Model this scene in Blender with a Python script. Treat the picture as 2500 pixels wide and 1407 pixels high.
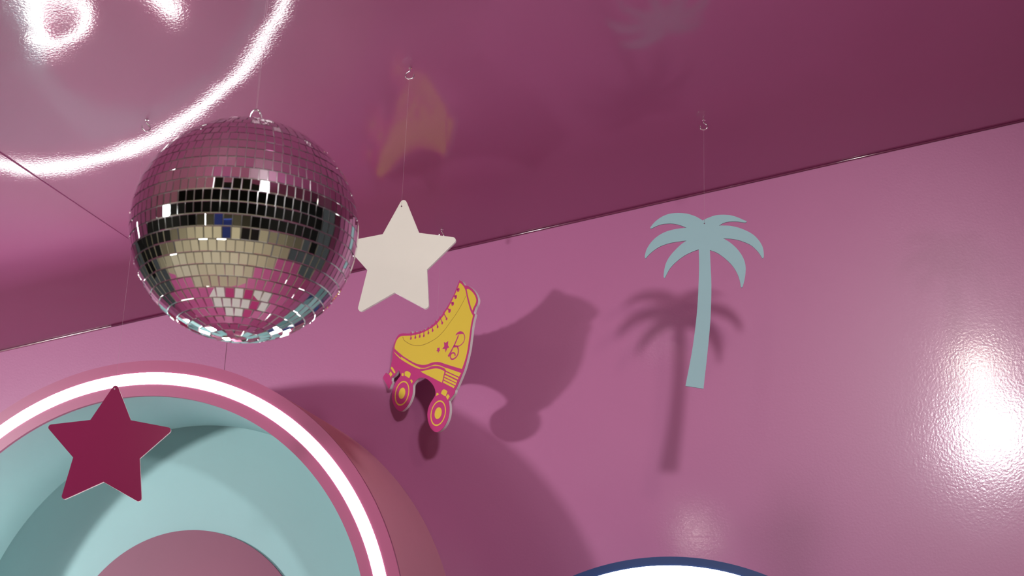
import bpy, bmesh, math, random
from mathutils import Vector, Matrix

for o_ in list(bpy.data.objects):
    bpy.data.objects.remove(o_, do_unlink=True)
SC = bpy.context.scene
COL = SC.collection
R_ = math.radians

# ------------------------------------------------------------------ measured layout (metres)
CAM_R = [[0.9651738, 0.2593746, 0.0341233], [-0.0485242, 0.3056669, -0.9509012], [-0.25707, 0.9161291, 0.3076077]]
WALL_JOINT_X=-2.5168
SEAM_X=-2.5588
CX,CZ,Y_RING,Y_WALL,Y_BACK=-2.5356,1.7857,4.4184,4.9573,4.8811
CEIL_X0,CEIL_Z0,CEIL_SLOPE=-3.5109,3.0078,0.171679
WHITE_STAR_AT=(-1.3321,3.5874,2.9588); WHITE_STAR_HOOK=(-1.3321,3.5874,3.3818); WHITE_STAR_YAW=8
WHITE_STAR_OUTLINE=[(-0.048,-0.0813),(-0.0033,0.0135),(-0.0013,0.0163),(0.0016,0.0181),(0.0049,0.0187),(0.0083,0.018),(0.0111,0.0161),(0.0131,0.0133),(0.0535,-0.0786),(0.1486,-0.0923),(0.1517,-0.0933),(0.1542,-0.0953),(0.1558,-0.0982),(0.1564,-0.1014),(0.1557,-0.1046),(0.1539,-0.1073),(0.0812,-0.1852),(0.0912,-0.2861),(0.091,-0.2893),(0.0896,-0.2923),(0.0872,-0.2945),(0.0843,-0.2958),(0.081,-0.2959),(0.078,-0.2949),(-0.0045,-0.2502),(-0.0895,-0.3016),(-0.0927,-0.3027),(-0.0961,-0.3026),(-0.0992,-0.3013),(-0.1016,-0.2989),(-0.1029,-0.2957),(-0.103,-0.2923),(-0.0843,-0.1855),(-0.1491,-0.1151),(-0.1508,-0.1125),(-0.1515,-0.1094),(-0.151,-0.1062),(-0.1495,-0.1034),(-0.1472,-0.1013),(-0.1442,-0.1002)]
MAGENTA_STAR_AT=(-2.1046,3.5065,2.4434); MAGENTA_STAR_HOOK=(-2.1046,3.5065,3.2492); MAGENTA_STAR_YAW=20
MAGENTA_STAR_OUTLINE=[(-0.0548,-0.0899),(-0.0053,0.0056),(-0.0035,0.0079),(-0.001,0.0094),(0.0019,0.0099),(0.0048,0.0094),(0.0072,0.0078),(0.009,0.0055),(0.0533,-0.0849),(0.1564,-0.0993),(0.1591,-0.1003),(0.1614,-0.1021),(0.1628,-0.1046),(0.1632,-0.1075),(0.1626,-0.1103),(0.161,-0.1128),(0.0886,-0.1887),(0.1052,-0.2958),(0.1051,-0.2987),(0.104,-0.3013),(0.102,-0.3034),(0.0994,-0.3047),(0.0965,-0.3049),(0.0937,-0.3041),(0.0003,-0.2572),(-0.0932,-0.3076),(-0.096,-0.3085),(-0.0989,-0.3083),(-0.1016,-0.3071),(-0.1037,-0.3049),(-0.1048,-0.3022),(-0.1049,-0.2993),(-0.0879,-0.1952),(-0.1615,-0.1214),(-0.1631,-0.119),(-0.1638,-0.1162),(-0.1634,-0.1133),(-0.1621,-0.1108),(-0.1599,-0.1089),(-0.1572,-0.1078)]
PALM_AT=(-0.6018,4.3679,3.1493); PALM_HOOK=(-0.6018,4.3679,3.5072); PALM_YAW=8
PALM_OUTLINE=[(-0.0055,0.0106),(-0.0113,0.0146),(-0.0171,0.0185),(-0.0228,0.0221),(-0.0286,0.025),(-0.0344,0.0276),(-0.0402,0.0298),(-0.0457,0.0317),(-0.0512,0.0334),(-0.0576,0.0347),(-0.0658,0.0358),(-0.0749,0.0366),(-0.0838,0.0369),(-0.0923,0.0367),(-0.1006,0.036),(-0.1083,0.0348),(-0.1151,0.033),(-0.1214,0.0308),(-0.1275,0.0281),(-0.1336,0.0248),(-0.1395,0.021),(-0.145,0.017),(-0.15,0.0129),(-0.1547,0.0085),(-0.1589,0.0041),(-0.163,-0.0009),(-0.1667,-0.006),(-0.1693,-0.0099),(-0.1706,-0.0136),(-0.1676,-0.0159),(-0.163,-0.0133),(-0.1585,-0.0107),(-0.1536,-0.0082),(-0.1482,-0.0057),(-0.1424,-0.0034),(-0.1362,-0.0015),(-0.1294,-0.0002),(-0.1223,0.0007),(-0.1152,0.0011),(-0.1081,0.0012),(-0.101,0.0008),(-0.0943,0.0001),(-0.0883,-0.001),(-0.0828,-0.0024),(-0.0769,-0.0044),(-0.0702,-0.0071),(-0.0631,-0.0102),(-0.056,-0.0134),(-0.0655,-0.0144),(-0.0751,-0.0153),(-0.0838,-0.0165),(-0.0913,-0.0177),(-0.098,-0.0191),(-0.1047,-0.0209),(-0.1116,-0.0228),(-0.1185,-0.0251),(-0.1256,-0.0281),(-0.1332,-0.032),(-0.1409,-0.0366),(-0.1482,-0.0419),(-0.1551,-0.0477),(-0.1615,-0.0543),(-0.1673,-0.0612),(-0.1727,-0.0688),(-0.1774,-0.0768),(-0.1812,-0.0843),(-0.1837,-0.0911),(-0.1852,-0.0974),(-0.1863,-0.1027),(-0.1869,-0.1067),(-0.1871,-0.1097),(-0.1869,-0.112),(-0.1841,-0.1153),(-0.1805,-0.1106),(-0.1768,-0.106),(-0.1724,-0.101),(-0.1666,-0.0955),(-0.1601,-0.0898),(-0.1533,-0.0845),(-0.1466,-0.0801),(-0.1397,-0.0762),(-0.1325,-0.0727),(-0.1246,-0.0696),(-0.1164,-0.0669),(-0.1082,-0.0646),(-0.1002,-0.0628),(-0.0922,-0.0614),(-0.0838,-0.0602),(-0.0749,-0.059),(-0.0657,-0.0579),(-0.0564,-0.0567),(-0.062,-0.0608),(-0.0676,-0.0648),(-0.0734,-0.0696),(-0.0797,-0.0754),(-0.0862,-0.0819),(-0.0925,-0.0888),(-0.0987,-0.096),(-0.1046,-0.1035),(-0.1098,-0.1108),(-0.114,-0.1177),(-0.1174,-0.1243),(-0.1202,-0.131),(-0.1224,-0.1377),(-0.124,-0.1444),(-0.1253,-0.1511),(-0.1265,-0.1583),(-0.1273,-0.1655),(-0.1277,-0.1713),(-0.1277,-0.1752),(-0.1273,-0.1778),(-0.1267,-0.1795),(-0.1235,-0.1801),(-0.1196,-0.1715),(-0.1156,-0.1628),(-0.1115,-0.1549),(-0.1072,-0.1483),(-0.1026,-0.1424),(-0.0977,-0.1367),(-0.0924,-0.1311),(-0.0867,-0.1257),(-0.0804,-0.1203),(-0.0733,-0.1146),(-0.0656,-0.1089),(-0.0579,-0.1039),(-0.0502,-0.0997),(-0.0425,-0.0961),(-0.0354,-0.093),(-0.0293,-0.0906),(-0.0237,-0.0887),(-0.0181,-0.0867),(-0.0177,-0.1034),(-0.0173,-0.1201),(-0.0173,-0.1384),(-0.0176,-0.159),(-0.0183,-0.1811),(-0.0193,-0.2047),(-0.0204,-0.2302),(-0.0219,-0.2571),(-0.0238,-0.2835),(-0.026,-0.3084),(-0.0286,-0.3328),(-0.0315,-0.3571),(-0.0345,-0.3805),(-0.0378,-0.4038),(-0.042,-0.4301),(-0.0476,-0.4612),(-0.0541,-0.4952),(-0.0606,-0.529),(-0.0423,-0.5319),(-0.0241,-0.5348),(-0.0058,-0.5377),(-0.0022,-0.5058),(0.0015,-0.4738),(0.0049,-0.4429),(0.0081,-0.4129),(0.0111,-0.3839),(0.0137,-0.3572),(0.0156,-0.3348),(0.017,-0.3148),(0.0182,-0.2923),(0.0193,-0.2641),(0.0202,-0.2334),(0.0205,-0.2049),(0.0202,-0.1807),(0.0193,-0.1588),(0.0185,-0.1387),(0.0179,-0.1209),(0.0173,-0.105),(0.0167,-0.0891),(0.0236,-0.0917),(0.0305,-0.0943),(0.0372,-0.0974),(0.0436,-0.1014),(0.0499,-0.1059),(0.0561,-0.1108),(0.0624,-0.1162),(0.0687,-0.122),(0.0748,-0.1282),(0.0808,-0.135),(0.0865,-0.1422),(0.0916,-0.1495),(0.0959,-0.1569),(0.0995,-0.1643),(0.1027,-0.1718),(0.1053,-0.1793),(0.1073,-0.1869),(0.109,-0.1939),(0.11,-0.2005),(0.1106,-0.2064),(0.1112,-0.2109),(0.1134,-0.2143),(0.1166,-0.211),(0.1187,-0.2044),(0.1211,-0.1955),(0.1232,-0.186),(0.1249,-0.1761),(0.1263,-0.1656),(0.127,-0.1559),(0.127,-0.1473),(0.1263,-0.1393),(0.1249,-0.1316),(0.1228,-0.124),(0.12,-0.1165),(0.1167,-0.1093),(0.1128,-0.1022),(0.1084,-0.0953),(0.1037,-0.0889),(0.0989,-0.083),(0.0938,-0.0775),(0.0888,-0.0725),(0.0837,-0.0679),(0.0787,-0.0638),(0.0737,-0.0601),(0.0687,-0.0567),(0.0636,-0.0537),(0.0586,-0.0507),(0.0662,-0.051),(0.0738,-0.0513),(0.0814,-0.052),(0.089,-0.053),(0.0966,-0.0545),(0.1041,-0.0563),(0.1119,-0.0587),(0.1195,-0.0616),(0.1268,-0.0647),(0.1334,-0.0677),(0.1395,-0.0709),(0.1456,-0.0751),(0.1522,-0.0808),(0.1587,-0.0874),(0.1642,-0.0935),(0.1681,-0.0988),(0.171,-0.1036),(0.1734,-0.1078),(0.1753,-0.1113),(0.1767,-0.1142),(0.1779,-0.1163),(0.1807,-0.118),(0.1835,-0.1139),(0.1837,-0.1083),(0.1836,-0.1009),(0.1831,-0.0937),(0.1822,-0.0875),(0.1808,-0.0816),(0.1787,-0.0754),(0.1754,-0.0686),(0.1714,-0.0616),(0.1667,-0.0549),(0.1617,-0.0487),(0.1562,-0.0428),(0.15,-0.0374),(0.1429,-0.0324),(0.1351,-0.0279),(0.1274,-0.0238),(0.1198,-0.0202),(0.1123,-0.0171),(0.1047,-0.0143),(0.097,-0.0121),(0.0894,-0.0103),(0.0819,-0.0089),(0.0745,-0.008),(0.0674,-0.0075),(0.0609,-0.0073),(0.0554,-0.0072),(0.0505,-0.0073),(0.0456,-0.0075),(0.05,-0.0047),(0.0544,-0.0019),(0.0591,0.0006),(0.0639,0.0025),(0.0689,0.004),(0.0744,0.0051),(0.0806,0.0057),(0.0873,0.0058),(0.0935,0.0057),(0.0988,0.0056),(0.1037,0.0052),(0.1087,0.0047),(0.1147,0.0038),(0.1209,0.0027),(0.1259,0.002),(0.1297,0.0023),(0.1316,0.0032),(0.1324,0.0065),(0.1306,0.0075),(0.1278,0.0085),(0.1241,0.0101),(0.119,0.0126),(0.113,0.0157),(0.107,0.0185),(0.1013,0.0209),(0.0955,0.0231),(0.0899,0.0249),(0.085,0.0264),(0.0802,0.0274),(0.0747,0.0282),(0.0674,0.0288),(0.0593,0.0292),(0.0517,0.0291),(0.045,0.0287),(0.0388,0.028),(0.0325,0.0267),(0.0261,0.0248),(0.0197,0.0224),(0.0133,0.0197),(0.007,0.0168),(0.0007,0.0137)]
SKATE_AT=(-1.6059,4.7572,2.9943); SKATE_HOOK=(-1.6059,4.7572,3.3348); SKATE_YAW=-36
SK_BASE=[[(0.1222,0.1181),(0.1275,0.115),(0.1328,0.1119),(0.1382,0.1079),(0.1425,0.1036),(0.1469,0.0984),(0.1511,0.0935),(0.1547,0.09),(0.1628,0.0887),(0.1667,0.0871),(0.1714,0.0849),(0.1765,0.0822),(0.1815,0.0793),(0.1867,0.076),(0.1921,0.0723),(0.1975,0.0684),(0.2025,0.0643),(0.2072,0.06),(0.2116,0.0556),(0.2158,0.0511),(0.2196,0.0464),(0.2232,0.0416),(0.2265,0.0365),(0.2295,0.0316),(0.2317,0.0273),(0.2336,0.0228),(0.2344,0.0191),(0.2345,0.0154),(0.2341,0.0124),(0.2332,0.0094),(0.2319,0.0065),(0.2304,0.0037),(0.2284,0.0013),(0.2259,-0.0008),(0.2234,-0.003),(0.2212,-0.0056),(0.2191,-0.0089),(0.2172,-0.0127),(0.2155,-0.0163),(0.2142,-0.0191),(0.2135,-0.0227),(0.2162,-0.0257),(0.2198,-0.0291),(0.2195,-0.0309),(0.2183,-0.035),(0.2167,-0.0397),(0.2145,-0.0456),(0.2122,-0.0524),(0.2103,-0.0593),(0.2088,-0.0664),(0.2076,-0.074),(0.2065,-0.0818),(0.2055,-0.0895),(0.2045,-0.0971),(0.2036,-0.1047),(0.2027,-0.1123),(0.2017,-0.1198),(0.2007,-0.1274),(0.1997,-0.1349),(0.1985,-0.1425),(0.197,-0.1499),(0.1951,-0.1574),(0.1929,-0.1648),(0.1906,-0.1721),(0.1882,-0.1792),(0.1858,-0.1861),(0.1834,-0.1929),(0.1809,-0.1995),(0.1783,-0.2057),(0.1757,-0.2115),(0.173,-0.2168),(0.1702,-0.222),(0.1672,-0.2272),(0.1641,-0.2322),(0.161,-0.237),(0.1576,-0.242),(0.1539,-0.2474),(0.1495,-0.2538),(0.1445,-0.261),(0.1398,-0.2677),(0.1359,-0.2729),(0.1324,-0.2764),(0.1301,-0.2778),(0.1281,-0.2798),(0.1272,-0.2823),(0.1268,-0.2852),(0.126,-0.2882),(0.124,-0.2914),(0.1202,-0.2947),(0.1151,-0.2982),(0.1097,-0.3016),(0.1051,-0.3046),(0.1014,-0.3069),(0.0983,-0.3089),(0.0954,-0.3108),(0.0923,-0.3127),(0.0937,-0.3169),(0.0952,-0.3211),(0.0966,-0.3254),(0.0977,-0.33),(0.0987,-0.3349),(0.0995,-0.3401),(0.1,-0.3454),(0.1,-0.3508),(0.0995,-0.3562),(0.0986,-0.3618),(0.0972,-0.3673),(0.0954,-0.3725),(0.0931,-0.3774),(0.0902,-0.3822),(0.087,-0.3868),(0.0835,-0.391),(0.0796,-0.3949),(0.0753,-0.3985),(0.0708,-0.4018),(0.0661,-0.4046),(0.0613,-0.407),(0.0562,-0.4091),(0.0511,-0.4107),(0.0465,-0.4119),(0.0412,-0.4129),(0.0364,-0.4131),(0.0313,-0.4127),(0.0257,-0.4116),(0.0199,-0.4098),(0.0138,-0.407),(0.0088,-0.404),(0.0036,-0.4004),(-0.0016,-0.3962),(-0.0064,-0.3916),(-0.0109,-0.3865),(-0.0151,-0.3808),(-0.0189,-0.3747),(-0.0222,-0.3686),(-0.0249,-0.3622),(-0.0272,-0.3555),(-0.0288,-0.3488),(-0.0297,-0.3425),(-0.0298,-0.3365),(-0.0292,-0.3307),(-0.0281,-0.3252),(-0.0265,-0.3201),(-0.0244,-0.3154),(-0.0219,-0.311),(-0.0189,-0.3069),(-0.0158,-0.3031),(-0.0124,-0.2997),(-0.0086,-0.2966),(-0.0048,-0.2937),(-0.0013,-0.2909),(0.0019,-0.2882),(0.005,-0.2857),(0.0077,-0.2831),(0.0098,-0.2803),(0.0113,-0.2771),(0.0123,-0.2736),(0.0126,-0.27),(0.012,-0.266),(0.0105,-0.2617),(0.008,-0.2569),(0.005,-0.2521),(0.0019,-0.2476),(-0.0013,-0.2436),(-0.0046,-0.2399),(-0.0084,-0.2362),(-0.0126,-0.2324),(-0.0177,-0.2282),(-0.0234,-0.2238),(-0.0293,-0.2196),(-0.035,-0.2158),(-0.0404,-0.2126),(-0.0457,-0.2098),(-0.0512,-0.2074),(-0.057,-0.2052),(-0.0636,-0.2032),(-0.0707,-0.2014),(-0.0778,-0.2),(-0.0841,-0.1991),(-0.0894,-0.1988),(-0.0941,-0.1989),(-0.0984,-0.1995),(-0.1026,-0.2006),(-0.1067,-0.2022),(-0.1105,-0.2044),(-0.1142,-0.2068),(-0.1179,-0.2091),(-0.1206,-0.2113),(-0.1234,-0.2134),(-0.126,-0.2157),(-0.1278,-0.2186),(-0.1285,-0.2222),(-0.1284,-0.2264),(-0.128,-0.2307),(-0.1279,-0.2346),(-0.1279,-0.238),(-0.1278,-0.2412),(-0.1279,-0.2442),(-0.1283,-0.2473),(-0.1288,-0.2502),(-0.1294,-0.253),(-0.1304,-0.256),(-0.132,-0.2595),(-0.1342,-0.2638),(-0.1369,-0.2687),(-0.1401,-0.2737),(-0.1436,-0.2783),(-0.1475,-0.2824),(-0.1518,-0.2862),(-0.1564,-0.2898),(-0.1611,-0.293),(-0.1663,-0.2957),(-0.1718,-0.2981),(-0.1772,-0.3001),(-0.182,-0.3016),(-0.1889,-0.3031),(-0.1956,-0.3026),(-0.2017,-0.3011),(-0.2085,-0.2988),(-0.2155,-0.2954),(-0.2208,-0.2921),(-0.2262,-0.2882),(-0.2316,-0.2838),(-0.2365,-0.2791),(-0.2411,-0.274),(-0.2455,-0.2684),(-0.2494,-0.2627),(-0.2527,-0.257),(-0.2552,-0.2514),(-0.2571,-0.2457),(-0.2585,-0.2401),(-0.2592,-0.2348),(-0.2591,-0.2298),(-0.2583,-0.225),(-0.257,-0.2203),(-0.2555,-0.2159),(-0.2539,-0.2115),(-0.2519,-0.2072),(-0.2497,-0.2031),(-0.2475,-0.1993),(-0.2452,-0.1957),(-0.2429,-0.1923),(-0.2404,-0.1892),(-0.2377,-0.1863),(-0.2347,-0.1838),(-0.2314,-0.1815),(-0.228,-0.1794),(-0.2247,-0.1772),(-0.2213,-0.1748),(-0.2177,-0.1724),(-0.2145,-0.1701),(-0.2124,-0.168),(-0.2112,-0.1652),(-0.213,-0.1613),(-0.2153,-0.1578),(-0.2184,-0.1535),(-0.2219,-0.1489),(-0.2253,-0.1444),(-0.2276,-0.1466),(-0.23,-0.1488),(-0.2329,-0.1512),(-0.2358,-0.1534),(-0.2391,-0.1559),(-0.2425,-0.1583),(-0.2459,-0.1603),(-0.2506,-0.1621),(-0.2553,-0.1634),(-0.2595,-0.1644),(-0.2639,-0.1659),(-0.2676,-0.1671),(-0.2679,-0.1708),(-0.2682,-0.1745),(-0.2679,-0.1777),(-0.2631,-0.1835),(-0.2641,-0.1857),(-0.266,-0.1883),(-0.2683,-0.191),(-0.2704,-0.1937),(-0.2723,-0.1964),(-0.2743,-0.1992),(-0.2761,-0.2018),(-0.2778,-0.2038),(-0.2826,-0.2063),(-0.2856,-0.2022),(-0.2898,-0.1968),(-0.2932,-0.1927),(-0.2972,-0.1878),(-0.3016,-0.1826),(-0.306,-0.1776),(-0.3108,-0.1724),(-0.316,-0.167),(-0.3207,-0.162),(-0.3238,-0.1579),(-0.3248,-0.1533),(-0.3218,-0.1499),(-0.319,-0.1475),(-0.3153,-0.1448),(-0.3112,-0.142),(-0.3073,-0.1393),(-0.2997,-0.144),(-0.2942,-0.1476),(-0.2892,-0.1492),(-0.2878,-0.1467),(-0.2871,-0.1423),(-0.2861,-0.1382),(-0.2842,-0.1351),(-0.2818,-0.1322),(-0.28,-0.1294),(-0.2789,-0.1262),(-0.278,-0.1215),(-0.277,-0.1172),(-0.2757,-0.1119),(-0.2743,-0.1063),(-0.2731,-0.1009),(-0.272,-0.0955),(-0.2709,-0.0898),(-0.27,-0.0849),(-0.2695,-0.0817),(-0.2701,-0.0852),(-0.2705,-0.0831),(-0.2711,-0.0796),(-0.2715,-0.0756),(-0.2715,-0.0717),(-0.2711,-0.0679),(-0.2703,-0.0641),(-0.2694,-0.0602),(-0.2686,-0.0563),(-0.268,-0.0524),(-0.2674,-0.0486),(-0.2667,-0.0447),(-0.2657,-0.0409),(-0.2642,-0.0368),(-0.2625,-0.0327),(-0.2605,-0.0287),(-0.2583,-0.025),(-0.2561,-0.0217),(-0.2537,-0.0187),(-0.2512,-0.0161),(-0.2482,-0.0137),(-0.245,-0.0116),(-0.2415,-0.0098),(-0.2376,-0.0083),(-0.2331,-0.0074),(-0.2281,-0.0071),(-0.2224,-0.0073),(-0.2165,-0.0079),(-0.2107,-0.0087),(-0.2051,-0.0097),(-0.1994,-0.0111),(-0.1937,-0.0126),(-0.188,-0.014),(-0.1822,-0.0152),(-0.1762,-0.0164),(-0.1703,-0.0176),(-0.1644,-0.0188),(-0.1632,-0.0157),(-0.1621,-0.0127),(-0.1609,-0.0096),(-0.1587,-0.0133),(-0.1565,-0.0171),(-0.1543,-0.0208),(-0.1481,-0.0212),(-0.1419,-0.0216),(-0.1357,-0.022),(-0.1344,-0.0183),(-0.1331,-0.0147),(-0.13,-0.0186),(-0.1269,-0.0225),(-0.1217,-0.0229),(-0.1165,-0.0233),(-0.1114,-0.0237),(-0.1062,-0.0241),(-0.1034,-0.0195),(-0.0986,-0.0244),(-0.0929,-0.0244),(-0.0871,-0.0245),(-0.0814,-0.0246),(-0.0801,-0.021),(-0.0788,-0.0173),(-0.0758,-0.0209),(-0.0728,-0.0244),(-0.0679,-0.0237),(-0.063,-0.023),(-0.0581,-0.0223),(-0.0568,-0.019),(-0.0555,-0.0157),(-0.0486,-0.0216),(-0.0441,-0.02),(-0.0397,-0.0183),(-0.0352,-0.0166),(-0.0333,-0.0138),(-0.0315,-0.0109),(-0.0258,-0.016),(-0.0222,-0.0138),(-0.0187,-0.0116),(-0.0152,-0.0095),(-0.0117,-0.0073),(-0.011,-0.0032),(-0.0103,0.0008),(-0.0069,-0.0025),(-0.0035,-0.0058),(0.0001,-0.0038),(0.0038,-0.0018),(0.0074,0.0002),(0.011,0.0021),(0.0125,0.0057),(0.0141,0.0092),(0.0207,0.0052),(0.0237,0.0075),(0.0266,0.0098),(0.0295,0.0121),(0.0325,0.0143),(0.0337,0.0179),(0.035,0.0215),(0.0393,0.0213),(0.0431,0.0242),(0.0469,0.027),(0.0507,0.03),(0.0549,0.0334),(0.0594,0.0373),(0.0643,0.0416),(0.0692,0.0462),(0.0741,0.0511),(0.079,0.0562),(0.0838,0.0615),(0.0886,0.0671),(0.093,0.0726),(0.0969,0.0781),(0.1006,0.0837),(0.1041,0.0894),(0.1076,0.0951),(0.1113,0.1008),(0.1149,0.1066),(0.1186,0.1124)]]
SK_BOOT=[[(0.124,0.108),(0.1296,0.1045),(0.1357,0.1001),(0.1395,0.0968),(0.1436,0.093),(0.1476,0.0889),(0.151,0.0851),(0.1538,0.0816),(0.1561,0.0784),(0.1581,0.075),(0.1601,0.0715),(0.1618,0.0676),(0.1633,0.0635),(0.1647,0.0592),(0.1663,0.0547),(0.168,0.05),(0.1699,0.0452),(0.1717,0.0402),(0.1737,0.0352),(0.1757,0.0304),(0.1778,0.0255),(0.1799,0.0205),(0.1821,0.0156),(0.1843,0.0107),(0.1866,0.0056),(0.1889,0.0007),(0.1914,-0.0041),(0.1942,-0.0088),(0.1971,-0.0135),(0.2,-0.0178),(0.2026,-0.0216),(0.2057,-0.0257),(0.2084,-0.0289),(0.2102,-0.0314),(0.2095,-0.0357),(0.2081,-0.0397),(0.2061,-0.045),(0.2041,-0.0511),(0.2023,-0.0576),(0.2009,-0.0646),(0.1997,-0.0722),(0.1986,-0.0801),(0.1975,-0.0878),(0.1963,-0.0954),(0.1951,-0.103),(0.1939,-0.1105),(0.1927,-0.118),(0.1916,-0.1257),(0.1905,-0.1333),(0.1894,-0.1409),(0.188,-0.1482),(0.1863,-0.1552),(0.1844,-0.1621),(0.1823,-0.1688),(0.18,-0.1751),(0.1774,-0.1813),(0.1744,-0.1873),(0.1715,-0.1928),(0.1688,-0.1978),(0.1666,-0.2019),(0.1647,-0.2053),(0.1628,-0.2085),(0.1609,-0.2118),(0.1554,-0.2098),(0.1499,-0.2079),(0.1442,-0.206),(0.1385,-0.2039),(0.133,-0.202),(0.1278,-0.2001),(0.1217,-0.1979),(0.1137,-0.195),(0.1026,-0.1909),(0.0893,-0.1859),(0.0756,-0.1808),(0.0636,-0.1763),(0.0537,-0.1724),(0.045,-0.1688),(0.0371,-0.1656),(0.0296,-0.163),(0.0227,-0.161),(0.0165,-0.1596),(0.0106,-0.1585),(0.0043,-0.1576),(-0.0023,-0.1568),(-0.0091,-0.1562),(-0.016,-0.1559),(-0.023,-0.1557),(-0.0303,-0.1559),(-0.0377,-0.1565),(-0.0454,-0.1569),(-0.0534,-0.1567),(-0.0618,-0.1558),(-0.0706,-0.1544),(-0.0796,-0.1525),(-0.0885,-0.1502),(-0.0975,-0.1475),(-0.1065,-0.1443),(-0.1156,-0.1408),(-0.1247,-0.137),(-0.1338,-0.1329),(-0.1429,-0.1284),(-0.1522,-0.1236),(-0.1617,-0.1187),(-0.1726,-0.1128),(-0.1844,-0.1063),(-0.195,-0.1003),(-0.2024,-0.0962),(-0.202,-0.0962),(-0.2087,-0.0919),(-0.2184,-0.0856),(-0.2289,-0.0787),(-0.2377,-0.0729),(-0.2441,-0.0685),(-0.2495,-0.0647),(-0.2544,-0.0611),(-0.2595,-0.0574),(-0.2597,-0.0542),(-0.2599,-0.0511),(-0.2594,-0.0474),(-0.2583,-0.044),(-0.2568,-0.0401),(-0.255,-0.0362),(-0.253,-0.0327),(-0.2507,-0.0298),(-0.2482,-0.0271),(-0.2455,-0.0247),(-0.2428,-0.0228),(-0.2379,-0.0203),(-0.232,-0.019),(-0.2278,-0.0181),(-0.2228,-0.0176),(-0.2142,-0.0182),(-0.2036,-0.0198),(-0.1904,-0.0223),(-0.1767,-0.0248),(-0.1647,-0.0269),(-0.1553,-0.0282),(-0.1471,-0.0293),(-0.1395,-0.03),(-0.1316,-0.0307),(-0.1231,-0.0313),(-0.1145,-0.0317),(-0.1063,-0.032),(-0.099,-0.0321),(-0.0928,-0.0321),(-0.0876,-0.0319),(-0.0827,-0.0316),(-0.0776,-0.0313),(-0.0725,-0.0309),(-0.0676,-0.0305),(-0.0624,-0.0299),(-0.0564,-0.0291),(-0.0492,-0.0281),(-0.0411,-0.0269),(-0.0328,-0.0255),(-0.0251,-0.0239),(-0.0179,-0.022),(-0.0109,-0.0199),(-0.0044,-0.0176),(0.0015,-0.0152),(0.0066,-0.0128),(0.011,-0.0101),(0.0152,-0.0075),(0.0195,-0.0048),(0.0242,-0.0022),(0.0291,0.0005),(0.0337,0.0031),(0.0374,0.0055),(0.0401,0.0083),(0.0416,0.0109),(0.044,0.0138),(0.0473,0.0165),(0.0513,0.0195),(0.0555,0.0226),(0.0596,0.0259),(0.0634,0.0293),(0.0672,0.0328),(0.071,0.0365),(0.0749,0.0406),(0.0792,0.0452),(0.0837,0.0503),(0.088,0.0554),(0.0919,0.06),(0.0951,0.0638),(0.0978,0.0671),(0.1003,0.0704),(0.1031,0.0742),(0.1063,0.0787),(0.1097,0.0836),(0.113,0.0886),(0.1159,0.0931),(0.1183,0.0972),(0.1203,0.1008),(0.1221,0.1044)]]
SK_CUFF=[[(0.1679,0.0741),(0.1733,0.0732),(0.1791,0.0716),(0.1833,0.0693),(0.1878,0.0664),(0.1927,0.0627),(0.1968,0.0594),(0.2012,0.0557),(0.2056,0.0516),(0.2096,0.0474),(0.2134,0.043),(0.2171,0.0382),(0.2203,0.0335),(0.2227,0.0293),(0.2247,0.0248),(0.2255,0.021),(0.2255,0.0174),(0.2249,0.0147),(0.2236,0.0122),(0.2221,0.0097),(0.2203,0.0072),(0.2182,0.0045),(0.2157,0.0018),(0.2133,-0.0008),(0.2112,-0.0034),(0.2091,-0.0065),(0.2075,-0.0094),(0.2059,-0.0123),(0.2036,-0.0084),(0.2014,-0.0046),(0.1991,-0.0007),(0.1968,0.0035),(0.1946,0.008),(0.1924,0.0127),(0.19,0.0177),(0.1875,0.0233),(0.1846,0.0298),(0.1814,0.0371),(0.1783,0.0445),(0.1755,0.0514),(0.1733,0.0574),(0.1714,0.0631),(0.1697,0.0686)]]
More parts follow.
